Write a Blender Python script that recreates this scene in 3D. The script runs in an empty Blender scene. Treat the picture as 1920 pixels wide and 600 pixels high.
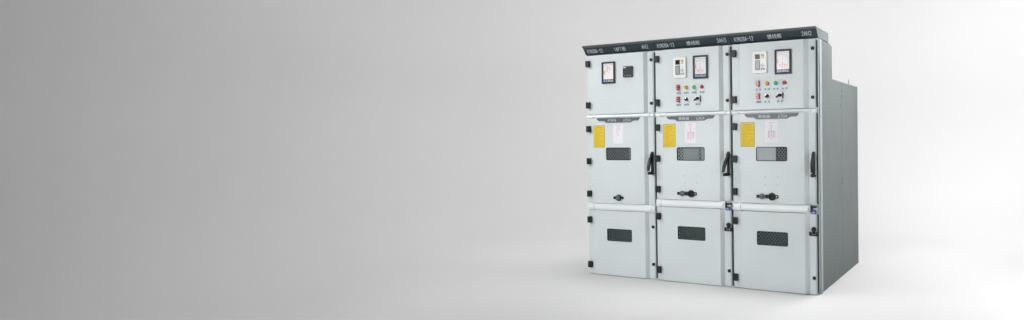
import bpy, bmesh, math, random
from mathutils import Vector, Matrix, Quaternion
random.seed(4)
PI = math.pi
sc = bpy.context.scene
C = sc.collection

# ---------------------------------------------------------------- materials
def mat(name, col, rough=0.5, metal=0.0, bump=0.0, bscale=60.0, var=0.0, vscale=3.0, spec=0.5, coat=0.0, emit=0.0, stretch=None, wave=0.0):
    m = bpy.data.materials.new(name); m.use_nodes = True
    nt = m.node_tree; b = nt.nodes['Principled BSDF']
    b.inputs['Base Color'].default_value = (*col, 1)
    b.inputs['Roughness'].default_value = rough
    b.inputs['Metallic'].default_value = metal
    b.inputs['Specular IOR Level'].default_value = spec
    b.inputs['Coat Weight'].default_value = coat
    if emit:
        b.inputs['Emission Color'].default_value = (*col, 1)
        b.inputs['Emission Strength'].default_value = emit
    if bump or var:
        tc = nt.nodes.new('ShaderNodeTexCoord')
        mp = nt.nodes.new('ShaderNodeMapping')
        nt.links.new(tc.outputs['Object'], mp.inputs['Vector'])
        if stretch: mp.inputs['Scale'].default_value = stretch
    if var:
        n = nt.nodes.new('ShaderNodeTexNoise'); n.inputs['Scale'].default_value = vscale
        n.inputs['Detail'].default_value = 3
        nt.links.new(mp.outputs['Vector'], n.inputs['Vector'])
        mr = nt.nodes.new('ShaderNodeMapRange')
        mr.inputs['From Min'].default_value = 0.3; mr.inputs['From Max'].default_value = 0.7
        mr.inputs['To Min'].default_value = 1 - var; mr.inputs['To Max'].default_value = 1 + var
        nt.links.new(n.outputs['Fac'], mr.inputs['Value'])
        h = nt.nodes.new('ShaderNodeHueSaturation'); h.inputs['Color'].default_value = (*col, 1)
        nt.links.new(mr.outputs['Result'], h.inputs['Value'])
        nt.links.new(h.outputs['Color'], b.inputs['Base Color'])
        m2 = nt.nodes.new('ShaderNodeMath'); m2.operation = 'MULTIPLY'; m2.inputs[1].default_value = rough
        nt.links.new(mr.outputs['Result'], m2.inputs[0])
        nt.links.new(m2.outputs[0], b.inputs['Roughness'])
    if bump:
        n = nt.nodes.new('ShaderNodeTexNoise'); n.inputs['Scale'].default_value = bscale
        n.inputs['Detail'].default_value = 2
        nt.links.new(mp.outputs['Vector'], n.inputs['Vector'])
        bp = nt.nodes.new('ShaderNodeBump'); bp.inputs['Strength'].default_value = bump
        bp.inputs['Distance'].default_value = 0.002
        nt.links.new(n.outputs['Fac'], bp.inputs['Height'])
        nt.links.new(bp.outputs['Normal'], b.inputs['Normal'])
        if wave:                                   # slow oil-canning of thin sheet
            n2 = nt.nodes.new('ShaderNodeTexNoise'); n2.inputs['Scale'].default_value = 3.2; n2.inputs['Detail'].default_value = 1
            nt.links.new(tc.outputs['Object'], n2.inputs['Vector'])
            b2 = nt.nodes.new('ShaderNodeBump'); b2.inputs['Strength'].default_value = wave; b2.inputs['Distance'].default_value = .03
            nt.links.new(n2.outputs['Fac'], b2.inputs['Height']); nt.links.new(b2.outputs['Normal'], bp.inputs['Normal'])
    return m

PAINT = mat('light_grey_powder_coat', (.655, .718, .725), .38, bump=.25, bscale=260, var=.03, vscale=2.2, wave=.35)
STRIP = mat('white_enamel', (.80, .83, .84), .35, bump=.1, bscale=200)
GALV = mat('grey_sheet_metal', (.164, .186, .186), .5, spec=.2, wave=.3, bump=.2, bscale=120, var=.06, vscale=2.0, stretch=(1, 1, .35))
POST = mat('corner_post_paint', (.44, .49, .51), .45)
FASCIA = mat('slate_fascia_paint', (.018, .036, .044), .30, var=.1, vscale=5)
LIP = mat('fascia_lip', (.085, .098, .098), .4)
HBOX = mat('grey_header_cap', (.15, .17, .175), .45, var=.04, vscale=8)
BLACK = mat('black_plastic', (.010, .012, .015), .42, spec=.35, bump=.2, bscale=150)
RUBBER = mat('black_rubber', (.02, .026, .032), .7)
PLATE = mat('grey_name_plate', (.085, .105, .12), .4)
INK = mat('white_lettering', (.52, .57, .60), .5)
INKW = mat('white_print', (.78, .80, .82), .5)
YELLOW = mat('yellow_label', (.80, .565, .018), .5, spec=.3, var=.04, vscale=20)
YINK = mat('ochre_print', (.42, .29, .03), .5)
YEDGE = mat('grey_label_edge', (.22, .24, .15), .5)
PAPER = mat('pale_lilac_paper', (.82, .81, .87), .5)
PINK = mat('pink_print', (.74, .46, .52), .5)
SCREEN = mat('lit_lcd_white', (.78, .77, .78), .2, emit=.12, spec=.15)
SCR_B = mat('lcd_blue', (.06, .13, .34), .25, emit=.1, spec=.15)
SCR_G = mat('lcd_slate', (.16, .19, .23), .25, emit=.05, spec=.15)
SCR_O = mat('lcd_orange', (.75, .42, .18), .25, emit=.1, spec=.15)
SCR_R = mat('lcd_red', (.70, .30, .27), .25, emit=.1, spec=.15)
SCR_D = mat('lcd_grey', (.48, .50, .54), .25, emit=.08, spec=.15)
BEZEL = mat('dark_bezel', (.028, .033, .040), .45, spec=.3)
RWHITE = mat('relay_white', (.84, .86, .85), .35)
DISP = mat('relay_dark_display', (.022, .020, .018), .2, spec=.15)
LCD = mat('relay_lcd', (.36, .40, .38), .25, spec=.15)
LCDF = mat('relay_lcd_frame', (.09, .10, .10), .35)
LEDR = mat('led_red', (.50, .16, .07), .4)
LEDY = mat('led_green', (.50, .60, .12), .4, emit=.1)
KEY = mat('relay_keys', (.20, .23, .26), .5)
RED = mat('red_plastic', (.46, .07, .08), .3)
AMBER = mat('amber_lens', (.70, .38, .06), .2, coat=.5)
GREEN = mat('green_lens', (.07, .42, .24), .2, coat=.5)
LRED = mat('red_lens', (.48, .05, .09), .2, coat=.5)
CHROME = mat('chrome_ring', (.62, .62, .62), .2, metal=1)
TAG = mat('pale_blue_tag', (.52, .70, .78), .45)
TAGI = mat('blue_print', (.06, .17, .27), .5)
BLUE = mat('blue_plastic', (.035, .05, .33), .35)
DARKIN = mat('compartment_dark', (.022, .032, .035), .7)
WIRE = mat('mesh_wire_shaded', (.075, .112, .108), .5)  # one mesh in three tones: how brightly it is lit goes into the colour
WIREL = mat('mesh_wire_lit_bright', (.34, .39, .40), .5)
WIREM = mat('mesh_wire_lit', (.15, .175, .18), .5)
GLARE = mat('painted_glare_grey', (.37, .41, .425), .55, var=.05, vscale=14)  # window reflection put into the colour
GLARE_DOT = mat('glare_dot_grey', (.27, .30, .31), .6)
BREAKER = mat('breaker_face_grey', (.86, .87, .89), .5, var=.06, vscale=12)
BREAKERG = mat('breaker_face_green_grey', (.46, .54, .53), .5, var=.08, vscale=12)
SHINE = mat('bolt_steel', (.35, .37, .38), .35, metal=.8)
DOT = mat('screw_dark', (.10, .11, .13), .5)

def glass_mat():
    m = bpy.data.materials.new('window_glass'); m.use_nodes = True
    nt = m.node_tree; nt.nodes.clear()
    o = nt.nodes.new('ShaderNodeOutputMaterial'); mx = nt.nodes.new('ShaderNodeMixShader')
    t = nt.nodes.new('ShaderNodeBsdfTransparent'); t.inputs['Color'].default_value = (.93, .96, .96, 1)
    g = nt.nodes.new('ShaderNodeBsdfGlossy'); g.inputs['Roughness'].default_value = .12
    f = nt.nodes.new('ShaderNodeFresnel'); f.inputs['IOR'].default_value = 1.35
    nt.links.new(f.outputs[0], mx.inputs[0]); nt.links.new(t.outputs[0], mx.inputs[1]); nt.links.new(g.outputs[0], mx.inputs[2])
    nt.links.new(mx.outputs[0], o.inputs['Surface'])
    return m
GLASS = glass_mat()
BACKDROP = mat('matt_studio_grey', (.52, .52, .52), 1.0, spec=0.0)

# ---------------------------------------------------------------- mesh builder
class MB:
    def __init__(s): s.v = []; s.f = []; s.m = []; s.mats = []
    def mi(s, m):
        if m not in s.mats: s.mats.append(m)
        return s.mats.index(m)
    def add(s, verts, faces, m):
        k = len(s.v); i = s.mi(m)
        s.v += [tuple(v) for v in verts]
        for f in faces: s.f.append([k + a for a in f]); s.m.append(i)
        return s
    def box(s, x0, x1, y0, y1, z0, z1, m):
        v = [(x, y, z) for z in (z0, z1) for y in (y0, y1) for x in (x0, x1)]
        return s.add(v, [(0, 2, 3, 1), (4, 5, 7, 6), (0, 1, 5, 4), (2, 6, 7, 3), (0, 4, 6, 2), (1, 3, 7, 5)], m)
    def prism_y(s, poly, y0, y1, m):
        """poly in (x, z); front at y0, back at y1"""
        n = len(poly)
        v = [(x, y0, z) for x, z in poly] + [(x, y1, z) for x, z in poly]
        f = [list(range(n))[::1], list(range(2 * n - 1, n - 1, -1))]
        f += [(i, i + n, (i + 1) % n + n, (i + 1) % n) for i in range(n)]
        return s.add(v, f, m)
    def prism_x(s, poly, x0, x1, m):
        """poly in (y, z)"""
        n = len(poly)
        v = [(x0, y, z) for y, z in poly] + [(x1, y, z) for y, z in poly]
        f = [list(range(n)), list(range(2 * n - 1, n - 1, -1))]
        f += [(i, i + n, (i + 1) % n + n, (i + 1) % n) for i in range(n)]
        return s.add(v, f, m)
    def lathe(s, cx, cz, prof, m, n=20):
        """prof: (radius, y) rings round the y axis at (cx, cz)"""
        v = []; f = []
        for r, y in prof:
            for k in range(n):
                a = 2 * PI * k / n
                v.append((cx + r * math.cos(a), y, cz + r * math.sin(a)))
        for j in range(len(prof) - 1):
            for k in range(n):
                f.append((j * n + k, j * n + (k + 1) % n, (j + 1) * n + (k + 1) % n, (j + 1) * n + k))
        f.append(tuple(range(n - 1, -1, -1))); f.append(tuple((len(prof) - 1) * n + k for k in range(n)))
        return s.add(v, f, m)
    def bar(s, a, b, w, d, m):
        """a bar with square section between two points"""
        a = Vector(a); b = Vector(b); t = (b - a).normalized()
        u = t.cross(Vector((0, 1, 0)))
        if u.length < 1e-4: u = Vector((1, 0, 0))
        u.normalize(); w2 = u * (w / 2); n = u.cross(t).normalized() * (d / 2)
        v = [p + q * w2 + r * n for p in (a, b) for q, r in ((-1, -1), (1, -1), (1, 1), (-1, 1))]
        return s.add(v, [(0, 1, 2, 3), (7, 6, 5, 4), (0, 4, 5, 1), (1, 5, 6, 2), (2, 6, 7, 3), (3, 7, 4, 0)], m)
    def build(s, name, parent=None, bevel=0, seg=2, smooth=False, loc=None):
        me = bpy.data.meshes.new(name); me.from_pydata(s.v, [], s.f)
        for m in s.mats: me.materials.append(m)
        me.polygons.foreach_set('material_index', s.m)
        bm = bmesh.new(); bm.from_mesh(me)
        bmesh.ops.recalc_face_normals(bm, faces=bm.faces); bm.to_mesh(me); bm.free()
        if smooth:
            me.polygons.foreach_set('use_smooth', [True] * len(me.polygons))
            try: me.set_sharp_from_angle(angle=math.radians(40))
            except Exception: pass
        me.update()
        o = bpy.data.objects.new(name, me); C.objects.link(o)
        if parent: o.parent = parent
        if loc: o.location = loc
        if bevel:
            b = o.modifiers.new('bevel', 'BEVEL'); b.width = bevel; b.segments = seg; b.limit_method = 'ANGLE'
            b.angle_limit = math.radians(25)
        return o

def rrect(x0, x1, z0, z1, r, n=4):
    p = []
    for cx, cz, a0 in ((x1 - r, z0 + r, -PI / 2), (x1 - r, z1 - r, 0), (x0 + r, z1 - r, PI / 2), (x0 + r, z0 + r, PI)):
        for k in range(n + 1):
            a = a0 + PI / 2 * k / n; p.append((cx + r * math.cos(a), cz + r * math.sin(a)))
    return p

def ring_y(mb, outer, inner, y0, y1, m):
    n = len(outer)
    v = [(x, y0, z) for x, z in outer] + [(x, y0, z) for x, z in inner] + [(x, y1, z) for x, z in outer] + [(x, y1, z) for x, z in inner]
    f = []
    for i in range(n):
        j = (i + 1) % n
        f += [(i, j, n + j, n + i), (2 * n + i, 3 * n + i, 3 * n + j, 2 * n + j), (i, 2 * n + i, 2 * n + j, j), (n + i, n + j, 3 * n + j, 3 * n + i)]
    mb.add(v, f, m)

def sheet(mb, xs, ys, zs, yb, skip, m):
    """a folded sheet: profile xs/ys run along z, back at yb, cells in skip are holes"""
    nx, nz = len(xs), len(zs)
    v = []
    for k in range(nz):
        for i in range(nx): v.append((xs[i], ys[i], zs[k]))
    for k in range(nz):
        for i in range(nx): v.append((xs[i], yb, zs[k]))
    F = lambda i, k: k * nx + i
    B = lambda i, k: nx * nz + k * nx + i
    solid = lambda i, k: 0 <= i < nx - 1 and 0 <= k < nz - 1 and (i, k) not in skip
    f = []
    for k in range(nz - 1):
        for i in range(nx - 1):
            if (i, k) in skip: continue
            f.append((F(i, k), F(i + 1, k), F(i + 1, k + 1), F(i, k + 1)))
            f.append((B(i, k), B(i, k + 1), B(i + 1, k + 1), B(i + 1, k)))
            if not solid(i - 1, k): f.append((F(i, k), F(i, k + 1), B(i, k + 1), B(i, k)))
            if not solid(i + 1, k): f.append((F(i + 1, k), B(i + 1, k), B(i + 1, k + 1), F(i + 1, k + 1)))
            if not solid(i, k - 1): f.append((F(i, k), B(i, k), B(i + 1, k), F(i + 1, k)))
            if not solid(i, k + 1): f.append((F(i, k + 1), F(i + 1, k + 1), B(i + 1, k + 1), B(i, k + 1)))
    mb.add(v, f, m)

def text_mesh(name, s, size, m, parent, place, width=None, height=None, bold=0.0, shear=0):
    """lettering turned into a thin solid mesh; place: Matrix whose XY plane carries the writing"""
    cu = bpy.data.curves.new(name, 'FONT'); cu.body = s; cu.size = 1; cu.extrude = .002; cu.offset = bold
    cu.align_x = 'LEFT'; cu.fill_mode = 'BOTH'; cu.shear = shear; cu.resolution_u = 3
    ob = bpy.data.objects.new(name, cu); C.objects.link(ob)
    dg = bpy.context.evaluated_depsgraph_get(); dg.update()
    me = bpy.data.meshes.new_from_object(ob.evaluated_get(dg))
    bpy.data.objects.remove(ob); bpy.data.curves.remove(cu)
    xs = [v.co.x for v in me.vertices]; ys = [v.co.y for v in me.vertices]
    x0, x1, y0, y1 = min(xs), max(xs), min(ys), max(ys)
    h = height or size; sy = h / (y1 - y0); sx = (width / (x1 - x0)) if width else sy
    for v in me.vertices:
        v.co = place @ Vector(((v.co.x - x0) * sx, (v.co.y - y0) * sy, v.co.z * .5))
    me.materials.clear(); me.materials.append(m)
    o = bpy.data.objects.new(name, me); C.objects.link(o); o.parent = parent
    return o

# plain engraved-style strokes on a 4 x 6 grid
GL = {'K': [[(0, 0), (0, 6)], [(4, 6), (0, 2.4)], [(1.4, 3.6), (4, 0)]], 'Y': [[(0, 6), (2, 3)], [(4, 6), (2, 3)], [(2, 3), (2, 0)]],
      'N': [[(0, 0), (0, 6)], [(0, 6), (4, 0)], [(4, 0), (4, 6)]], 'A': [[(0, 0), (2, 6)], [(2, 6), (4, 0)], [(.8, 2), (3.2, 2)]],
      'H': [[(0, 0), (0, 6)], [(4, 0), (4, 6)], [(0, 3), (4, 3)]], '-': [[(.6, 3), (3.4, 3)]], '1': [[(.8, 4.8), (2.2, 6)], [(2.2, 6), (2.2, 0)]],
      '2': [[(0, 4.7), (.7, 5.8)], [(.7, 5.8), (3.2, 5.8)], [(3.2, 5.8), (4, 4.6)], [(4, 4.6), (3.6, 3.3)], [(3.6, 3.3), (0, 0)], [(0, 0), (4, 0)]],
      '8': [[(.9, 3.2), (.1, 4.4)], [(.1, 4.4), (.9, 6)], [(.9, 6), (3.1, 6)], [(3.1, 6), (3.9, 4.4)], [(3.9, 4.4), (3.1, 3.2)], [(.9, 3.2), (3.1, 3.2)],
            [(.9, 3.2), (0, 1.6)], [(0, 1.6), (.9, 0)], [(.9, 0), (3.1, 0)], [(3.1, 0), (4, 1.6)], [(4, 1.6), (3.1, 3.2)]],
      '3': [[(.1, 6), (3.8, 6)], [(3.8, 6), (1.8, 3.6)], [(1.8, 3.6), (3.3, 3.4)], [(3.3, 3.4), (4, 1.8)], [(4, 1.8), (3.1, 0)], [(3.1, 0), (.9, 0)], [(.9, 0), (0, 1.1)]],
      '6': [[(3.2, 6), (.9, 3.6)], [(.9, 3.6), (0, 1.8)], [(0, 1.8), (.9, 0)], [(.9, 0), (3.1, 0)], [(3.1, 0), (4, 1.8)], [(4, 1.8), (3.1, 3.5)], [(3.1, 3.5), (.9, 3.5)]],
      '0': [[(0, 1.5), (0, 4.5)], [(0, 4.5), (1, 6)], [(1, 6), (3, 6)], [(3, 6), (4, 4.5)], [(4, 4.5), (4, 1.5)], [(4, 1.5), (3, 0)], [(3, 0), (1, 0)], [(1, 0), (0, 1.5)]],
      'P': [[(0, 0), (0, 6)], [(0, 6), (3, 6)], [(3, 6), (4, 4.6)], [(4, 4.6), (3, 3)], [(3, 3), (0, 3)]], 'T': [[(0, 6), (4, 6)], [(2, 6), (2, 0)]],
      '#': [[(1, 0), (1.6, 6)], [(2.6, 0), (3.2, 6)], [(0, 2), (4, 2)], [(0, 4), (4, 4)]]}
def strokes(s, width, height, m, parent, place, wt=.9, adv=5.9):
    mb = MB(); total = adv * (len(s) - 1) + 4; sx = width / total; sy = height / 6; k = 0
    for i, ch in enumerate(s):
        for a, b in GL[ch]:
            p = Vector(((a[0] + i * adv) * sx, a[1] * sy, 0)); q = Vector(((b[0] + i * adv) * sx, b[1] * sy, 0))
            t = (q - p).normalized(); h = wt * .5 * (sx + sy) / 2; n = Vector((-t.y, t.x, 0)) * h; e = t * h * .6
            z0 = .0002 + (k % 7) * .00006; k += 1
            vs = [p - e - n, q + e - n, q + e + n, p - e + n]
            vv = [place @ Vector((v.x, v.y, 0)) for v in vs] + [place @ Vector((v.x, v.y, z0)) for v in vs]
            mb.add(vv, [(0, 1, 2, 3), (7, 6, 5, 4), (0, 4, 5, 1), (1, 5, 6, 2), (2, 6, 7, 3), (3, 7, 4, 0)], m)
    return mb.build('lettering', parent)

def empty(name, loc, label, cat, group=None):
    o = bpy.data.objects.new(name, None); C.objects.link(o); o.location = loc; o.empty_display_size = .2
    o['label'] = label; o['category'] = cat
    if group: o['group'] = group
    return o

# ---------------------------------------------------------------- cabinet
YM = -.018            # door margin
YP = -.034            # raised door panel
XW0, XW1 = .244, .526
def door(root, z0, z1, win=None):
    mb = MB()
    xs = [.010, .083, .093]
    ys = [YM, YM, YP]
    if win: xs += [win[0], win[1]]; ys += [YP, YP]
    xs += [.682, .716, .770, .780, .784]; ys += [YP, -.010, -.010, -.006, .0]
    zs = [z0] + ([win[2], win[3]] if win else []) + [z1]
    skip = {(3, 1)} if win else set()
    if win: skip = {(xs.index(win[0]), 1)}
    sheet(mb, xs, ys, zs, -.001, skip, PAINT)
    return mb.build('door', root, bevel=.0025)

def hinge(d, z, w=.040):
    mb = MB()
    mb.box(.008, .010 + w, -.044, -.0185, z - .031, z + .031, BLACK)
    mb.lathe(.030, z, [(.004, -.046), (.004, -.043)], RUBBER, 8)
    return mb.build('hinge', d, bevel=.004)

def lock(d, x, z, r=.0155):
    mb = MB(); y = -.0095
    mb.lathe(x, z, [(r, y), (r, y - .006), (r * .85, y - .010), (r * .5, y - .0105)], BLACK, 22)
    mb.box(x - .002, x + .002, y - .0125, y - .0095, z - .007, z + .007, RUBBER)
    return mb.build('lock', d, smooth=True)

def key_lock(d, x, z):
    mb = MB(); y = -.0095
    mb.lathe(x, z, [(.021, y), (.021, y - .012), (.016, y - .022), (.008, y - .024)], BLACK, 22)
    mb.box(x - .013, x + .013, y - .018, y, z - .040, z - .012, BLACK)
    mb.box(x - .036, x + .036, y - .022, y, z - .056, z - .046, BLACK)
    mb.box(x - .036, x - .024, y - .024, y, z - .046, z - .024, BLACK)
    mb.box(x + .024, x + .036, y - .020, y, z - .046, z - .022, BLACK)
    mb.box(x - .022, x + .024, y - .014, y, z - .046, z - .036, SHINE)
    return mb.build('key_lock', d, smooth=False, bevel=.0015)

def window(root, x0, x1, z0, z1, kind):
    """frame, wire mesh, glass and what stands behind it"""
    mb = MB()
    o = rrect(x0 - .004, x1 + .004, z0 - .004, z1 + .004, .013); i = rrect(x0 + .001, x1 - .001, z0 + .001, z1 - .001, .010)
    ring_y(mb, o, i, YP - .0012, YP + .012, RUBBER)
    w = mb.build('window', root)
    # staggered perforated sheet
    mb = MB(); px, pz = .0290, .0350; ym = YP + .010
    cx0, cx1, cz0, cz1 = x0 + .004, x1 - .004, z0 + .004, z1 - .004
    for sgn in (1, -1):
        sl = sgn * pz / px
        n = int((cx1 - cx0) / px) + 9
        for k in range(-8, n + 8):
            xa = cx0 + k * px
            pts = []
            # line z = cz0 + sl*(x-xa), clipped to the window
            t0, t1 = cx0, cx1
            za, zb = cz0 + sl * (t0 - xa), cz0 + sl * (t1 - xa)
            lo, hi = (cz0, cz1)
            xlo = xa; xhi = xa + (cz1 - cz0) / sl
            a, b = max(t0, min(xlo, xhi)), min(t1, max(xlo, xhi))
            if b - a < .002: continue
            y = ym + (.0008 if sgn > 0 else -.0008)
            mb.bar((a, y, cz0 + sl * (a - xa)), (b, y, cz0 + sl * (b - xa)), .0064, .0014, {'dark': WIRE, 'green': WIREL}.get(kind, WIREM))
    mb.build('wire_mesh', w)
    mb = MB(); mb.box(x0 - .003, x1 + .003, ym + .004, ym + .007, z0 - .003, z1 + .003, GLASS); mb.build('window_pane', w)
    # compartment behind
    mb = MB(); yb = .16
    mb.box(x0 - .02, x1 + .02, yb, yb + .004, z0 - .02, z1 + .02, DARKIN)
    mb.box(x0 - .024, x0 - .02, .008, yb + .004, z0 - .02, z1 + .02, DARKIN)
    mb.box(x1 + .02, x1 + .024, .008, yb + .004, z0 - .02, z1 + .02, DARKIN)
    mb.box(x0 - .024, x1 + .024, .008, yb + .004, z0 - .024, z0 - .02, DARKIN)
    mb.box(x0 - .024, x1 + .024, .008, yb + .004, z1 + .02, z1 + .024, DARKIN)
    mb.build('compartment', w)
    W = x1 - x0
    mb = MB()
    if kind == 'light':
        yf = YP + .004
        mb.box(x0 - .001, x0 + W * .635, yf, yf + .003, z0 - .001, z1 + .001, GLARE)  # pale sheet painting the glass glare over the left of the window
        mb.build('painted_glare', w, bevel=.001)
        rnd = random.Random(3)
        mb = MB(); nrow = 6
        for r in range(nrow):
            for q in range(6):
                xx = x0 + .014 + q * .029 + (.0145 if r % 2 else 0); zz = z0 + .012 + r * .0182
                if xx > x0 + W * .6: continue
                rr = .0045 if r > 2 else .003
                mb.lathe(xx, zz, [(rr, yf - .0002), (rr * .8, yf - .0006)], DOT if (r == 0 and q < 2) else GLARE_DOT, 8)  # mesh holes showing faintly through the painted glare
        mb.build('mesh_dots_in_glare', w)
        mb = MB(); mb.box(x0 + W * .635, x0 + W * .68, -.016, .03, z0 - .002, z1 + .002, DARKIN)
        mb.build('breaker_front', w)
    elif kind == 'green':
        mb.box(x0 + W * .20, x0 + W * .76, -.0145, -.002, z0 - .002, z1 - .008, BREAKERG)
        mb.box(x0 + W * .86, x1, -.012, .01, z0 - .002, z1 + .002, BREAKERG)
        mb.box(x0 - .002, x0 + W * .20, .03, .05, z0 - .002, z1 + .002, DARKIN)
        mb.build('breaker_front', w)
    elif kind == 'dim':
        mb.box(x0 + W * .78, x1, .03, .04, z0, z1, BREAKERG)
        mb.build('breaker_front', w)
    return w

def crossbar(root, z0, z1, sL, sR, drop=.0, end=.788):
    h = z1 - z0; mb = MB()
    prof = lambda a, b: [(.0, a), (-.024, a), (-.034, a + (b - a) * .35), (-.030, b - (b - a) * .15), (-.020, b), (.0, b)]
    mb.prism_x(prof(z0, z1), sL + .002, sR - .002, STRIP)
    o = mb.build('crossbar', root, bevel=.002)
    for a, b in ((.006, sL - .002), (sR + .002, end)):
        mb = MB(); mb.prism_x(prof(z0 - drop, z1 - drop), a, b, STRIP); mb.build('end_cap', o, bevel=.002)
    return o

def handle(d, x, zt, zb, out):
    """black swing handle: mounting plate, lever hinged at the top, lock at the foot"""
    mb = MB(); y = -.0095
    w = .012
    mb.prism_y(rrect(x - w, x + w, zb + .02, zt, .010), y - .016, y, BLACK)
    mb.box(x - .012, x + .014, y - .034, y, zt - .060, zt - .020, BLACK)
    p = mb.build('handle', d, bevel=.002)
    mb = MB()
    top = Vector((x, y - .030, zt - .045)); bot = Vector((x - .004, y - .032 - out, zb + .035))
    n = 7; v = []; f = []
    for k in range(n):
        t = k / (n - 1); c = top.lerp(bot, t) + Vector((0, -.010 * math.sin(PI * t), 0))
        wx = .0105 + .004 * math.sin(PI * t); wy = .012
        v += [c + Vector((-wx, -wy, 0)), c + Vector((wx, -wy, 0)), c + Vector((wx, wy, 0)), c + Vector((-wx, wy, 0))]
    for k in range(n - 1):
        for j in range(4): f.append((k * 4 + j, k * 4 + (j + 1) % 4, k * 4 + 4 + (j + 1) % 4, k * 4 + 4 + j))
    f += [(0, 1, 2, 3), tuple((n - 1) * 4 + q for q in (3, 2, 1, 0))]
    mb.add(v, f, BLACK); mb.build('lever', p, bevel=.004)
    mb = MB()
    mb.box(x - .018, x + .004, y - .040 - out * .6, y, zb - .002, zb + .026, BLACK)
    mb.lathe(x - .006, zb + .012, [(.010, y - .044 - out * .6), (.010, y - .036 - out * .6)], RUBBER, 14)
    mb.box(x - .004, x + .020, y - .026, y, zb + .001, zb + .019, RUBBER)
    mb.build('handle_lock', p, bevel=.002)
    return p

def name_plate(d, txt1, w1, txt2):
    mb = MB(); zt = 1.567
    P = [(.133, zt), (.637, zt), (.636, zt - .012), (.618, zt - .029), (.566, zt - .031), (.556, zt - .034), (.535, zt - .047), (.247, zt - .047), (.222, zt - .031), (.160, zt - .029), (.136, zt - .012)]
    mb.prism_y(P[::-1], YP - .003, YP - .0005, PLATE)
    p = mb.build('name_plate', d)
    M = lambda x, z: Matrix.Translation((x, YP - .0035, z)) @ Matrix.Rotation(PI / 2, 4, 'X')
    text_mesh('lettering', txt1, .028, INK, p, M(.268, zt - .038), width=w1, height=.029, bold=.012)
    strokes(txt2, .084, .023, INK, p, M(.450, zt - .036))
    return p

def yellow_label(d, x0=.090):
    mb = MB(); x1 = x0 + .135; z0, z1 = 1.277, 1.495
    mb.box(x0, x1, YP - .0012, YP - .0003, z0, z1, YEDGE)
    mb.box(x0 + .004, x1 - .004, YP - .0018, YP - .0012, z0 + .004, z1 - .004, YELLOW)
    rnd = random.Random(7)
    z = z1 - .022
    mb.box(x0 + .03, x1 - .03, YP - .0024, YP - .0018, z - .003, z + .003, YINK); z -= .014
    while z > z0 + .012:
        L = rnd.choice([1, 1, 1, .8, .55])
        mb.box(x0 + .014, x0 + .014 + (.105) * L, YP - .0022, YP - .0018, z, z + .0028, YINK); z -= .0105
    return mb.build('warning_label', d)

def diagram_label(d, three):
    x0, x1, z0, z1 = .328, .446, 1.314, 1.506
    mb = MB(); mb.box(x0, x1, YP - .0012, YP - .0003, z0, z1, PAPER)
    y0, y1 = YP - .0018, YP - .0012; c = (x0 + x1) / 2
    B = lambda a, b, e, g: mb.box(a, b, y0, y1, e, g, PINK)
    B(c - .026, c + .026, z1 - .020, z1 - .014)
    for k in range(5): B(c - .023 + k * .010, c - .018 + k * .010, z1 - .020, z1 - .019)
    if three:
        B(c - .0018, c + .0018, z1 - .165, z1 - .030)
        for dz in (.038, .052, .078, .100, .112, .128, .150): B(c - .006, c + .006, z1 - dz - .003, z1 - dz)
        B(c - .032, c + .036, z1 - .096, z1 - .092)
        for q in (-.030, -.020, .018, .032):
            B(c + q - .002, c + q + .002, z1 - .150, z1 - .092)
            for dz in (.102, .120, .138): B(c + q - .005, c + q + .005, z1 - dz - .002, z1 - dz)
    else:
        B(c - .004, c - .001, z1 - .120, z1 - .020); B(c + .014, c + .017, z1 - .062, z1 - .020)
        for dz in (.036, .056, .074, .096, .112): B(c - .009, c + .004, z1 - dz - .004, z1 - dz)
        B(c - .024, c - .021, z1 - .10, z1 - .040); B(c - .024, c + .017, z1 - .040, z1 - .037)
        B(c + .008, c + .022, z1 - .052, z1 - .046)
    return mb.build('diagram_label', d)

def touch_screen(root, x0, x1, z0, z1, kind):
    mb = MB(); y = YP
    ring_y(mb, rrect(x0, x1, z0, z1, .005), rrect(x0 + .016, x1 - .018, z0 + .018, z1 - .016, .003), y - .012, y - .0005, BEZEL)
    p = mb.build('touch_screen', root, bevel=.0015)
    a, b, c, d = x0 + .014, x1 - .016, z0 + .016, z1 - .014
    W, H = b - a, d - c; mb = MB(); ys = y - .004
    mb.box(a, b, ys, y - .0005, c, d, SCREEN)
    R = lambda u0, u1, v0, v1, m: mb.box(a + W * u0, a + W * u1, ys - .0006, ys, c + H * v0, c + H * v1, m)
    R(.03, .55, .03, .145, SCR_B); R(.57, .97, .03, .145, SCR_G)
    for k in range(5): mb.box(a + W * (.08 + k * .18), a + W * (.16 + k * .18), ys - .001, ys - .0006, c + H * .06, c + H * .085, SCREEN)
    R(.08, .92, .90, .925, SCR_D)
    if kind == 1:
        R(.05, .17, .42, .62, SCR_O)
        R(.42, .45, .50, .86, SCR_R); R(.30, .62, .76, .785, SCR_R); R(.28, .31, .52, .78, SCR_R); R(.60, .63, .60, .80, SCR_R)
        for u, v in ((.40, .66), (.40, .56), (.25, .60), (.56, .70), (.50, .48), (.24, .40)): R(u, u + .10, v, v + .03, SCR_R)
    else:
        R(.05, .15, .44, .62, SCR_O)
        R(.46, .48, .22, .88, SCR_D); R(.12, .80, .82, .835, SCR_D)
        R(.22, .76, .36, .372, SCR_R)
        for u in (.24, .36, .58, .72): R(u, u + .02, .20, .40, SCR_R)
        for u, v in ((.21, .30), (.33, .26), (.43, .44), (.43, .30), (.55, .26), (.68, .32), (.43, .20)): R(u, u + .08, v, v + .025, SCR_R)
        R(.12, .24, .76, .785, SCR_D); R(.70, .84, .74, .765, SCR_D)
    mb.build('screen', p)
    return p

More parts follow.
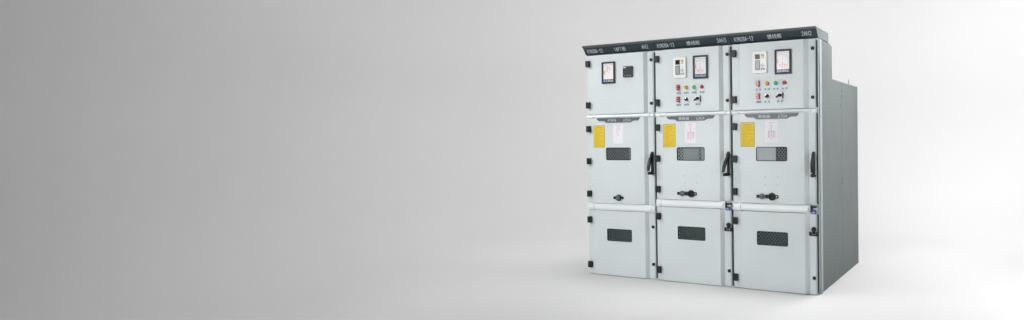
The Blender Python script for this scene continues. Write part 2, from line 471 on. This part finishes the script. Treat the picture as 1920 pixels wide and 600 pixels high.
def relay(root):
    x0, x1, z0, z1 = .219, .352, 1.925, 2.118
    y = YP; mb = MB(); mb.prism_y(rrect(x0, x1, z0, z1, .006), y - .014, y - .0005, RWHITE)
    p = mb.build('protection_relay', root, bevel=.003)
    W, H = x1 - x0, z1 - z0; yf = y - .0142
    def R(name, u0, u1, v0, v1, m, t=.001, obj=None):
        q = obj or MB(); q.box(x0 + W * u0, x0 + W * u1, yf - t, yf, z0 + H * v0, z0 + H * v1, m)
        if not obj: q.build(name, p)
    R('dark_display', .18, .53, .635, .86, DISP)
    q = MB(); R('', .18, .53, .145, .59, LCDF, .002, q); q.box(x0 + W * .23, x0 + W * .48, yf - .003, yf - .002, z0 + H * .18, z0 + H * .555, LCD); q.build('lcd', p)
    q = MB()
    for k in range(5):
        for j in range(2):
            R('', .62 + j * .11, .71 + j * .11, .66 + k * .04, .69 + k * .04, LEDR if k > 2 else LEDY, .002, q)
    R('', .615, .835, .65, .86, LEDR, .0008, q) if False else None
    q.build('status_leds', p)
    q = MB()
    for u, v in ((.72, .40), (.62, .345), (.82, .345), (.72, .29), (.63, .20), (.73, .20), (.83, .20), (.63, .155), (.83, .155)):
        R('', u - .038, u + .038, v - .018, v + .018, KEY, .003, q)
    q.build('keypad', p)
    return p

def tag_plate(root, x, z, marks):
    mb = MB(); w, h = .056, .017
    mb.box(x - w / 2, x + w / 2, YP - .0016, YP - .0003, z - h / 2, z + h / 2, TAG)
    if marks == 0: seg = [(-.024, -.011), (.011, .024)]
    elif marks == 1: seg = [(-.024, -.010), (-.006, .006), (.010, .024)]
    else: seg = [(-.025, .025)]
    for a, b in seg:
        for j in range(3):
            mb.box(x + a, x + b, YP - .0024, YP - .0016, z - .0075 + j * .0055, z - .0045 + j * .0055, TAGI)
        mb.box(x + (a + b) / 2 - .0015, x + (a + b) / 2 + .0015, YP - .0024, YP - .0016, z - .0075, z + .0075, TAGI)
    return mb.build('tag_plate', root)

def indicator(root, x, z, m, name, label=None):
    mb = MB(); y = YP
    mb.lathe(x, z, [(.0185, y - .0003), (.0185, y - .007), (.016, y - .009)], m, 24)
    p = mb.build(name, root, smooth=True)
    mb = MB(); mb.lathe(x, z, [(.0145, y - .009), (.0145, y - .020), (.012, y - .025), (.006, y - .0275)], m, 24)
    mb.build('lens', p, smooth=True)
    if label: p['label'] = label
    return p

def red_switch(root, x, z, label=None):
    mb = MB(); y = YP
    mb.box(x - .006, x + .013, y - .012, y - .0003, z - .027, z + .027, RED)
    for k in (-1, 0, 1): mb.box(x - .016, x + .012, y - .020, y - .001, z + k * .019 - .0065, z + k * .019 + .0065, RED)
    mb.box(x - .013, x - .006, y - .004, y - .0003, z - .026, z + .026, INKW)
    p = mb.build('rocker_switch', root, bevel=.0012)
    return p

def selector(root, x, z):
    mb = MB(); y = YP
    mb.lathe(x, z, [(.018, y - .0003), (.018, y - .006), (.014, y - .008)], CHROME, 24)
    p = mb.build('selector_switch', root, smooth=True)
    mb = MB(); mb.lathe(x, z, [(.0125, y - .008), (.0115, y - .016)], BLACK, 20)
    a = Vector((x - .013, y - .020, z - .008)); b = Vector((x + .012, y - .020, z + .008))
    mb.bar(a, b, .007, .012, BLACK); mb.build('knob', p)
    return p

def cam_switch(root, x, z):
    mb = MB(); y = YP
    mb.box(x - .028, x + .024, y - .006, y - .0003, z - .028, z + .028, RWHITE)
    mb.box(x + .024, x + .030, y - .012, y - .0003, z - .026, z + .032, BEZEL)
    p = mb.build('cam_switch', root, bevel=.0015)
    mb = MB(); mb.lathe(x + .002, z + .004, [(.015, y - .006), (.014, y - .022)], BLACK, 20)
    mb.bar((x - .026, y - .030, z - .017), (x + .012, y - .030, z + .011), .014, .014, BLACK)
    mb.build('knob', p, bevel=.003)
    return p

def socket_open(root, x, z):
    """racking socket with its cap swung aside on a strap"""
    mb = MB(); y = YP
    n = 26
    R = [(.034, y - .0003), (.034, y - .010), (.028, y - .016), (.023, y - .016), (.021, y - .002)]
    mb.lathe(x, z, R, BLACK, n)
    mb.prism_y(rrect(x + .030, x + .058, z - .015, z + .015, .006), y - .005, y - .0003, BLACK)
    mb.lathe(x + .043, z, [(.006, y - .0065), (.006, y - .005)], STRIP, 12)
    p = mb.build('racking_socket', root, smooth=True)
    mb = MB(); mb.lathe(x - .094, z, [(.026, y - .003), (.026, y - .010), (.022, y - .013), (.008, y - .014)], PLATE, n)
    mb.prism_y(rrect(x - .146, x - .112, z - .014, z + .014, .006), y - .008, y - .0003, BLACK)
    mb.prism_y(rrect(x - .072, x - .060, z - .008, z + .008, .003), y - .006, y - .0003, BLACK)
    mb.box(x - .062, x - .030, y - .009, y - .0003, z - .017, z + .017, BLACK)
    mb.build('socket_cap', p, smooth=True)
    return p

def socket_shut(root, x, z):
    mb = MB(); y = YP; n = 26
    mb.lathe(x, z, [(.032, y - .0003), (.032, y - .010), (.028, y - .014)], BLACK, n)
    mb.prism_y(rrect(x - .058, x - .026, z - .014, z + .014, .005), y - .010, y - .0003, BLACK)
    mb.prism_y(rrect(x + .026, x + .056, z - .012, z + .012, .005), y - .008, y - .0003, BLACK)
    p = mb.build('racking_socket', root, smooth=True)
    mb = MB(); mb.lathe(x, z, [(.024, y - .014), (.022, y - .020), (.010, y - .022)], PLATE, n)
    mb.lathe(x - .006, z - .002, [(.005, y - .024), (.004, y - .0245)], SHINE, 10)
    mb.build('socket_cap', p, smooth=True)
    return p

def interlock(root, z):
    """key interlock at the end of the crossbar with a blue key tag"""
    mb = MB(); y = -.034; x = .760
    mb.box(x - .018, x + .030, y - .022, -.002, z + .008, z + .022, BLACK)
    mb.box(x - .018, x - .004, y - .020, -.002, z - .030, z + .010, BLACK)
    mb.box(x - .004, x + .024, y - .008, -.002, z - .022, z + .008, STRIP)
    p = mb.build('key_interlock', root, bevel=.002)
    mb = MB(); mb.prism_y([(x - .010, z - .042), (x + .030, z - .042), (x + .030, z - .010), (x + .012, z - .004), (x - .010, z - .016)], y - .026, y - .009, BLUE)
    mb.box(x - .004, x + .022, y - .027, y - .0262, z - .030, z - .026, INKW)
    mb.build('key_tag', p, bevel=.002)
    mb = MB(); mb.lathe(x - .040, z + .004, [(.020, y - .001), (.020, y - .010), (.016, y - .012)], STRIP, 20)
    mb.box(x - .044, x - .040, y - .0135, y - .012, z - .010, z + .018, DOT)
    mb.build('lock_barrel', p, smooth=True)
    return p

def cabinet(i, cfg):
    root = empty('switchgear_cabinet', (.8 * i, 0, 0), cfg['label'], 'switchgear cabinet', 'switchgear cabinets bolted side by side')
    zs2 = cfg['bar']                      # lower crossbar
    lw = cfg['lower_win']
    # ---- enclosure: folded steel shell with openings behind both windows
    mb = MB(); t = .003
    mw = (1.154, 1.271)
    e = .010
    xs = [.003, XW0 - e, XW1 + e, .797]; zz = [.0, lw[0] - e, lw[1] + e, mw[0] - e, mw[1] + e, 2.20]
    sheet(mb, xs, [.0] * 4, zz, t, {(1, 1), (1, 3)}, PAINT)
    side = [(.0, .0), (1.5, .0), (1.5, 1.89), (.462, 1.89), (.462, 2.186), (.37, 2.204), (.0, 2.204)]
    side2 = [(t, .0)] + side[1:-1] + [(t, 2.204)]
    mb.prism_x([(a, b) for a, b in side2], .003, .003 + t, PAINT); mb.prism_x([(a, b) for a, b in side2], .797 - t, .797, PAINT)
    mb.box(.006, .794, 1.497, 1.5, .001, 1.889, GALV); mb.box(.006, .794, .46, 1.497, 1.886, 1.889, GALV)
    mb.box(.006, .794, .459, .462, 1.889, 2.186, PAINT); mb.box(.006, .794, t, .459, 2.197, 2.2, PAINT)
    mb.box(.006, .794, t, 1.497, .001, .004, GALV)
    mb.build('enclosure', root, bevel=.0)
    if i == 2:
        x = .797
        mb = MB(); mb.box(x + .0003, x + .003, .0, .022, .0, 2.203, POST)
        mb.prism_x([(.034, .0), (.094, .0), (.094, 2.196), (.034, 2.2)], x + .0003, x + .010, POST)
        mb.build('corner_post', root, bevel=.006, seg=3)
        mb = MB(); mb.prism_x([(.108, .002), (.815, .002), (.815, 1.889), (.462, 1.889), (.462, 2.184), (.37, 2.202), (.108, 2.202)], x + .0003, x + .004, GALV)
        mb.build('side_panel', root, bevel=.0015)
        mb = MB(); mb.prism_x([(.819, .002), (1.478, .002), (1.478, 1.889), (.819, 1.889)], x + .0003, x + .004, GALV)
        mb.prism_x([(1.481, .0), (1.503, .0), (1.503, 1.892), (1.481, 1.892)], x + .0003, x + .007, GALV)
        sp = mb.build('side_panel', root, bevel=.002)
        for Y, z in ((.83, 1.80), (.83, 1.755), (.83, .95), (.83, .91), (.83, .105), (.83, .065), (.76, 1.66), (1.40, .13)):
            mb = MB()
            n = 10; r = .008 if z < 1.7 or z > 1.74 else .008
            vv = [(x + .004, Y + r * math.cos(2 * PI * k / n), z + r * math.sin(2 * PI * k / n)) for k in range(n)] + [(x + .008, Y + r * .8 * math.cos(2 * PI * k / n), z + r * .8 * math.sin(2 * PI * k / n)) for k in range(n)]
            mb.add(vv, [tuple(range(n)), tuple(range(2 * n - 1, n - 1, -1))] + [(k, (k + 1) % n, n + (k + 1) % n, n + k) for k in range(n)], DOT)
            mb.build('bolt', sp)
        mb = MB(); n = 12
        mb.box(.778, .790, 1.175, 1.187, 1.889, 1.945, SHINE)
        mb.build('lifting_pin', root, bevel=.003)
    # ---- doors
    ud = door(root, 1.606, 2.196)
    md = door(root, zs2[1] + .003, 1.569, (XW0, XW1, mw[0], mw[1]))
    ld = door(root, .006, zs2[0] - .004, (XW0, XW1, lw[0], lw[1]))
    # gasket strips seen in the gaps
    for z0, z1 in ((1.612, 2.185), (zs2[1] + .008, 1.562), (.012, zs2[0] - .010)):
        mb = MB(); mb.box(.7865, .7965, -.006, -.0003, z0, z1, RUBBER); mb.build('door_gasket', root)
    crossbar(root, 1.5705, 1.6035, .083 if i == 0 else .070, .742, .004)
    crossbar(root, zs2[0], zs2[1], .083 if i != 1 else .062, .760 if i == 0 else .716, .0, .790 if i == 0 else .730)
    for z in (2.115, 1.701): hinge(ud, z)
    for z in cfg['mh']: hinge(md, z)
    for z in cfg['lh']: hinge(ld, z)
    lock(ud, .757, 2.116); lock(ud, .755, 1.699)
    if i == 0: lock(ld, .757, .507)
    else: key_lock(ld, .757, .566)
    lock(ld, .757, .145)
    window(md, XW0, XW1, mw[0], mw[1], cfg['win']); window(ld, XW0, XW1, lw[0], lw[1], 'dark')
    handle(md, .760, 1.234, 1.016, cfg['out'])
    name_plate(md, cfg['t1'], cfg['w1'], '630A')
    yellow_label(md, .092 if i else .092)
    diagram_label(md, i > 0)
    # ---- instruments
    if i == 0:
        touch_screen(ud, .206, .362, 1.908, 2.122, 1)
        mb = MB(); mb.prism_y(rrect(.458, .566, 1.960, 2.066, .004), YP - .016, YP - .0003, BEZEL)
        m = mb.build('digital_meter', ud, bevel=.003)
        mb = MB(); y0, y1 = YP - .0172, YP - .0162
        mb.box(.465, .482, y0, y1, 2.048, 2.058, INKW); mb.box(.484, .498, y0, y1, 2.050, 2.057, INKW)
        mb.build('meter_mark', m); mb = MB()
        for k in range(5): mb.box(.474 + k * .018, .481 + k * .018, y0, y1, 1.971, 1.976, SCR_D)
        mb.build('meter_keys', m)
        socket_shut(md, .384, .780)
    else:
        relay(ud)
        touch_screen(ud, .424, .576, 1.907, 2.121, 2)
        red_switch(ud, .265, 1.834); indicator(ud, .349, 1.833, AMBER, 'indicator_light', 'amber round indicator light')
        indicator(ud, .430, 1.832, GREEN, 'indicator_light', 'green round indicator light'); indicator(ud, .510, 1.832, LRED, 'indicator_light', 'red round indicator light')
        red_switch(ud, .265, 1.723); selector(ud, .349, 1.721); cam_switch(ud, .467, 1.722)
        for k, x in enumerate((.268, .350, .431, .512)): tag_plate(ud, x, 1.783, (2 if k == 0 else 1) if i == 1 else 0)
        for k, x in enumerate((.268, .350, .468)): tag_plate(ud, x, 1.673, (2 if k == 0 else 1) if i == 1 else (2 if k == 0 else 0))
        socket_open(md, .388, .842 if i == 1 else .838)
        interlock(root, .745)
        for x in (.324, .442):
            for z in (1.010, .940):
                mb = MB(); mb.lathe(x, z, [(.0035, YP - .0003), (.003, YP - .002)], DOT, 8); mb.build('screw', md)
    # ---- header
    mb = MB(); y0, z0, yt, zt = -.004, 2.206, -.066, 2.292
    xa, xb = .0015, .7985
    if i == 0: xa = -.010
    if i == 2: xb = .803
    th = .006
    mb.prism_x([(y0, z0), (yt, zt), (yt + th, zt + .004), (y0 + th + .004, z0 - .0)], xa, xb, FASCIA)
    h = mb.build('header', root, bevel=.0015)
    d = Vector((0, yt - y0, zt - z0)).normalized(); nrm = Vector((0, -d.z, d.y))
    L = math.hypot(yt - y0, zt - z0)
    P = lambda x, s, o=.0: Vector((x, y0, z0)) + d * s + nrm * o
    # lighter folded lip along the top edge of the fascia
    mb = MB()
    v = [P(xa, L * .80, .0006), P(xb, L * .80, .0006), P(xb, L * .80, .004), P(xa, L * .80, .004), P(xa, L, .0006), P(xb, L, .0006), P(xb, L, .008), P(xa, L, .008)]
    mb.add(v, [(0, 1, 2, 3), (4, 7, 6, 5), (0, 4, 5, 1), (3, 2, 6, 7), (0, 3, 7, 4), (1, 5, 6, 2)], LIP)
    mb.build('lip', h)
    def place(x, s):
        o = P(x, s, .0012)
        M = Matrix((( 1, 0, 0, o.x), (0, d.y, nrm.y, o.y), (0, d.z, nrm.z, o.z), (0, 0, 0, 1)))
        return M
    lh = L * .36
    strokes('KYN28A-12', .178, lh, INK, h, place(.040 if i else .030, L * .22))
    if i == 0:
        strokes('1#PT', .078, lh * .95, INK, h, place(.352, L * .23))
        text_mesh('lettering', '柜', .04, INK, h, place(.440, L * .20), width=.042, height=lh * 1.15, bold=.008)
    else:
        text_mesh('lettering', cfg['ht'], .04, INK, h, place(.352, L * .20), width=cfg['hw'], height=lh * 1.15, bold=.008)
    strokes(cfg['hn'], cfg['hnw'], lh, INK, h, place(cfg['hx'], L * .26))
    mb = MB()
    mb.prism_x([(y0 + .012, z0 + .002), (yt + .009, zt), (.343, zt), (.343, z0 + .014), (.33, z0 + .002)], xa + .001, xb - .001, HBOX)
    mb.build('header_box', h, bevel=.002)
    if i == 2:
        mb = MB(); mb.box(.02, .799, .012, .335, 2.2045, 2.2075, RUBBER); mb.build('header_seal', h)
    return root

CFG = [
    dict(label='left cabinet of the row, headed AH2, with a small black meter and no buttons', bar=(.651, .718), lower_win=(.352, .466),
         mh=(1.461, 1.138, .811), lh=(.550, .097), win='dim', out=.045, t1='PT手车', w1=.100, ht='1#PT柜', hw=.135, hn='AH2', hx=.668, hnw=.066),
    dict(label='middle cabinet of the row, headed 3AH3, with white relay and a lever handle swung open', bar=(.712, .780), lower_win=(.413, .529),
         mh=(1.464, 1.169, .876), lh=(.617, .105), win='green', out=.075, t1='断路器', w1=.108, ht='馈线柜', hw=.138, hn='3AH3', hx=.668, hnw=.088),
    dict(label='right cabinet of the row, headed 2AH2, showing its grey stepped side panel', bar=(.705, .773), lower_win=(.409, .525),
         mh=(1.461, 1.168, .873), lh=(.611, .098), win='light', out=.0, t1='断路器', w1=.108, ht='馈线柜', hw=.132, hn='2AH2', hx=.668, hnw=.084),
]
for i, c in enumerate(CFG): cabinet(i, c)

# ---------------------------------------------------------------- seamless studio backdrop (one sheet: floor, cove and curved wall)
BC = Vector((3.2, -3.6)); R0 = 9.5; FIL = 2.5; HW = 9.0
prof = [(0.0, 0.0)]
for r in (1.5, 3, 4.5, 6.0, R0 - FIL): prof.append((r, 0.0))
for k in range(1, 13):
    a = PI / 2 * k / 12; prof.append((R0 - FIL + FIL * math.sin(a), FIL - FIL * math.cos(a)))
for z in (3.5, 5, 7, HW): prof.append((R0, z))
v = []; f = []; N = 96
a0, a1 = math.radians(-135), math.radians(75)     # azimuth from +Y, clockwise
for k in range(N + 1):
    a = a0 + (a1 - a0) * k / N
    for r, z in prof: v.append((BC.x + r * math.sin(a), BC.y + r * math.cos(a), z))
n = len(prof)
for k in range(N):
    for j in range(n - 1):
        q = [k * n + j, k * n + j + 1, (k + 1) * n + j + 1, (k + 1) * n + j]
        if j == 0: q = [k * n, k * n + 1, (k + 1) * n + 1]
        f.append(q)
# the rest of the floor, behind the camera
k0 = len(v)
M2 = 48
v.append((BC.x, BC.y, 0))
for k in range(M2 + 1):
    a = a1 + (2 * PI - (a1 - a0)) * k / M2
    v.append((BC.x + (R0 - FIL) * math.sin(a), BC.y + (R0 - FIL) * math.cos(a), 0))
for k in range(M2): f.append([k0, k0 + 1 + k, k0 + 2 + k])
me = bpy.data.meshes.new('backdrop'); me.from_pydata(v, [], f)
bm = bmesh.new(); bm.from_mesh(me); bmesh.ops.remove_doubles(bm, verts=bm.verts, dist=1e-4)
bmesh.ops.recalc_face_normals(bm, faces=bm.faces); bm.to_mesh(me); bm.free()
me.materials.append(BACKDROP); me.polygons.foreach_set('use_smooth', [True] * len(me.polygons))
bd = bpy.data.objects.new('backdrop', me); C.objects.link(bd); bd['kind'] = 'structure'
bd['label'] = 'seamless pale grey studio floor and backdrop'; bd['category'] = 'backdrop'

# ---------------------------------------------------------------- camera (solved from the photograph's edges)
cam = bpy.data.cameras.new('camera'); co = bpy.data.objects.new('camera', cam); C.objects.link(co); sc.camera = co
f_px, cx, cy, cz, yaw, pitch, roll = 1178.8235, 3.8902, -5.2305, 1.3538, -.4331, -.0173, -.0105
F0 = Vector((math.sin(yaw), math.cos(yaw), 0)); Rt = Vector((math.cos(yaw), -math.sin(yaw), 0)); Z = Vector((0, 0, 1))
F = F0 * math.cos(pitch) + Z * math.sin(pitch); U = -F0 * math.sin(pitch) + Z * math.cos(pitch)
X2 = Rt * math.cos(roll) + U * math.sin(roll); Y2 = -Rt * math.sin(roll) + U * math.cos(roll)
co.matrix_world = Matrix(((X2.x, Y2.x, -F.x, cx), (X2.y, Y2.y, -F.y, cy), (X2.z, Y2.z, -F.z, cz), (0, 0, 0, 1)))
cam.sensor_width = 36; cam.lens = f_px / 1920 * 36
cam.shift_x = -(1350 - 960) / 1920; cam.shift_y = (280 - 300) / 1920
cam.clip_end = 200

# ---------------------------------------------------------------- lamps out of view: the key, plus fills added to shape the gradient
w = bpy.data.worlds.new('World'); sc.world = w; w.use_nodes = True
w.node_tree.nodes['Background'].inputs['Color'].default_value = (1, 1, 1, 1)
w.node_tree.nodes['Background'].inputs['Strength'].default_value = 0.000
def softbox(name, loc, target, sx, sy, power, spread=180, col=(1, 1, 1)):
    l = bpy.data.lights.new(name, 'AREA'); l.shape = 'RECTANGLE'; l.size = sx; l.size_y = sy; l.energy = power; l.color = col; l.spread = math.radians(spread)
    o = bpy.data.objects.new(name, l); C.objects.link(o); o.location = loc
    o.rotation_euler = (Vector(target) - Vector(loc)).to_track_quat('-Z', 'Y').to_euler()
    return o
#LAMPS
LAMPS = [   # name, place, aimed at, width, height, watts, beam angle
    ('added_wall_wash', (-2.28, -4.08, 5.5), (-6.26, -4.43, 1.5), 2, 1.2, 13.63, 100),  # added unseen washes for wall and cove, powers fitted to the backdrop gradient
    ('added_wall_wash', (-0.78, -3.95, 6.5), (-6.26, -4.43, 4.0), 2, 1.2, 1.15, 60),
    ('added_wall_wash', (-2.11, -2.18, 5.5), (-5.98, -1.14, 1.5), 2, 1.2, 25.71, 100),
    ('added_cove_wash', (-3.56, -1.79, 6.5), (-4.53, -1.53, 0.0), 1.5, 1, 3.88, 60),
    ('added_wall_wash', (-1.31, -0.45, 5.5), (-4.58, 1.85, 1.5), 2, 1.2, 39.93, 100),
    ('added_wall_wash', (-0.08, -1.31, 6.5), (-4.58, 1.85, 4.0), 2, 1.2, 6.85, 60),
    ('added_wall_wash', (0.05, 0.91, 5.5), (-2.25, 4.18, 1.5), 2, 1.2, 61.28, 100),
    ('added_wall_wash', (0.91, -0.32, 6.5), (-2.25, 4.18, 4.0), 2, 1.2, 6.01, 60),
    ('added_cove_wash', (-0.82, 2.13, 6.5), (-1.39, 2.95, 0.0), 1.5, 1, 2.06, 60),
    ('added_wall_wash', (1.78, 1.71, 5.5), (0.74, 5.58, 1.5), 2, 1.2, 25.43, 100),
    ('added_wall_wash', (2.16, 0.26, 6.5), (0.74, 5.58, 4.0), 2, 1.2, 18.16, 60),
    ('added_cove_wash', (1.39, 3.16, 6.5), (1.13, 4.13, 0.0), 1.5, 1, 3.11, 60),
    ('added_wall_wash', (3.2, 1.9, 5.5), (3.2, 5.9, 1.5), 2, 1.2, 66.13, 100),
    ('added_cove_wash', (3.2, 3.4, 6.5), (3.2, 4.4, 0.0), 1.5, 1, 26.36, 60),
    ('added_wall_wash', (4.62, 1.71, 5.5), (5.66, 5.58, 1.5), 2, 1.2, 8.14, 100),
    ('added_wall_wash', (4.24, 0.26, 6.5), (5.66, 5.58, 4.0), 2, 1.2, 40.55, 60),
    ('added_cove_wash', (5.01, 3.16, 6.5), (5.27, 4.13, 0.0), 1.5, 1, 19.91, 60),
    ('added_overhead_fill', (-4.5, -5.0, 5.6), (-4.5, -5.0, 0.0), 1.6, 1.6, 3.24, 75),  # added unseen overhead fills, fitted to grade floor and backdrop
    ('added_overhead_fill', (-4.5, 0.0, 5.6), (-4.5, 0.0, 0.0), 1.6, 1.6, 5.40, 75),
    ('added_overhead_fill', (-1.0, -5.0, 5.6), (-1.0, -5.0, 0.0), 1.6, 1.6, 13.43, 75),
    ('added_overhead_fill', (-1.0, 1.5, 5.6), (-1.0, 1.5, 0.0), 1.6, 1.6, 6.57, 75),
    ('added_overhead_fill', (-2.0, -2.5, 5.6), (-2.0, -2.5, 0.0), 1.6, 1.6, 14.60, 75),
    ('added_overhead_fill', (-2.0, -0.2, 5.6), (-2.0, -0.2, 0.0), 1.6, 1.6, 7.27, 75),
    ('added_overhead_fill', (0.5, -0.2, 5.6), (0.5, -0.2, 0.0), 1.6, 1.6, 27.27, 75),
    ('added_overhead_fill', (6.3, -2.5, 5.6), (6.3, -2.5, 0.0), 1.6, 1.6, 3.20, 75),
    ('added_overhead_fill', (8.3, -2.5, 5.6), (8.3, -2.5, 0.0), 1.6, 1.6, 1688.78, 75),
    ('added_high_floor_fill', (5.5, 0.0, 8.5), (5.5, 0.0, 0.0), 1.2, 1.2, 62.87, 35),  # added unseen lamps brightening the floor right of the cabinets
    ('added_high_floor_fill', (5.2, 2.0, 8.5), (5.2, 2.0, 0.0), 1.2, 1.2, 12.38, 35),
    ('added_high_floor_fill', (4.2, 3.5, 8.5), (4.2, 3.5, 0.0), 1.2, 1.2, 4.01, 35),
    ('added_high_floor_fill', (7.5, 0.0, 8.5), (7.5, 0.0, 0.0), 1.2, 1.2, 1.52, 35),
    ('added_shadow_fill', (2.9, -0.2, 8.0), (2.9, -0.2, 0.0), 0.8, 0.8, 1.47, 18),  # added unseen narrow beams filling the floor shadow around the cabinets
    ('added_shadow_fill', (2.9, 0.9, 8.0), (2.9, 0.9, 0.0), 0.8, 0.8, 1.48, 18),
    ('added_shadow_fill', (3.1, 1.8, 8.0), (3.1, 1.8, 0.0), 0.8, 0.8, 2.52, 18),
    ('added_shadow_fill', (3.6, 2.6, 8.0), (3.6, 2.6, 0.0), 0.8, 0.8, 0.62, 18),
    ('added_shadow_fill', (1.5, -0.7, 8.0), (1.5, -0.7, 0.0), 0.8, 0.8, 2.59, 18),
    ('added_shadow_fill', (2.7, -0.8, 8.0), (2.7, -0.8, 0.0), 0.8, 0.8, 1.52, 18),
    ('key_softbox', (-1.0, -8.0, 2.5), (1.2, 0.0, 1.2), 0.8, 0.8, 32.20, 70),
    ('key_softbox', (-3.0, -3.0, 4.0), (0.4, 0.0, 1.5), 0.8, 0.8, 17.28, 70),
    ('key_softbox', (-4.0, -8.0, 6.5), (1.2, 0.0, 1.2), 0.8, 0.8, 26.77, 70),
    ('added_side_fill', (2.75, 0.8, 3.5), (2.42, 0.8, 1.9), 0.5, 0.4, 16.79, 110),  # added unseen lamps brightening the upper part of the side panel
    ('added_side_fill', (2.65, 1.2, 3.4), (2.42, 1.2, 1.6), 0.5, 0.4, 11.38, 110),
    ('added_side_fill', (3.0, 0.3, 3.6), (2.42, 0.4, 1.8), 0.5, 0.4, 14.92, 110),
]
for a in LAMPS: softbox(*a)

# ---------------------------------------------------------------- output
sc.view_settings.view_transform = 'Standard'; sc.view_settings.look = 'None'; sc.view_settings.gamma = 1
sc.view_settings.exposure = 0
sc.render.engine = 'CYCLES'; sc.cycles.use_denoising = True
sc.cycles.max_bounces = 10; sc.cycles.diffuse_bounces = 6; sc.cycles.transparent_max_bounces = 12
sc.cycles.sample_clamp_indirect = 6
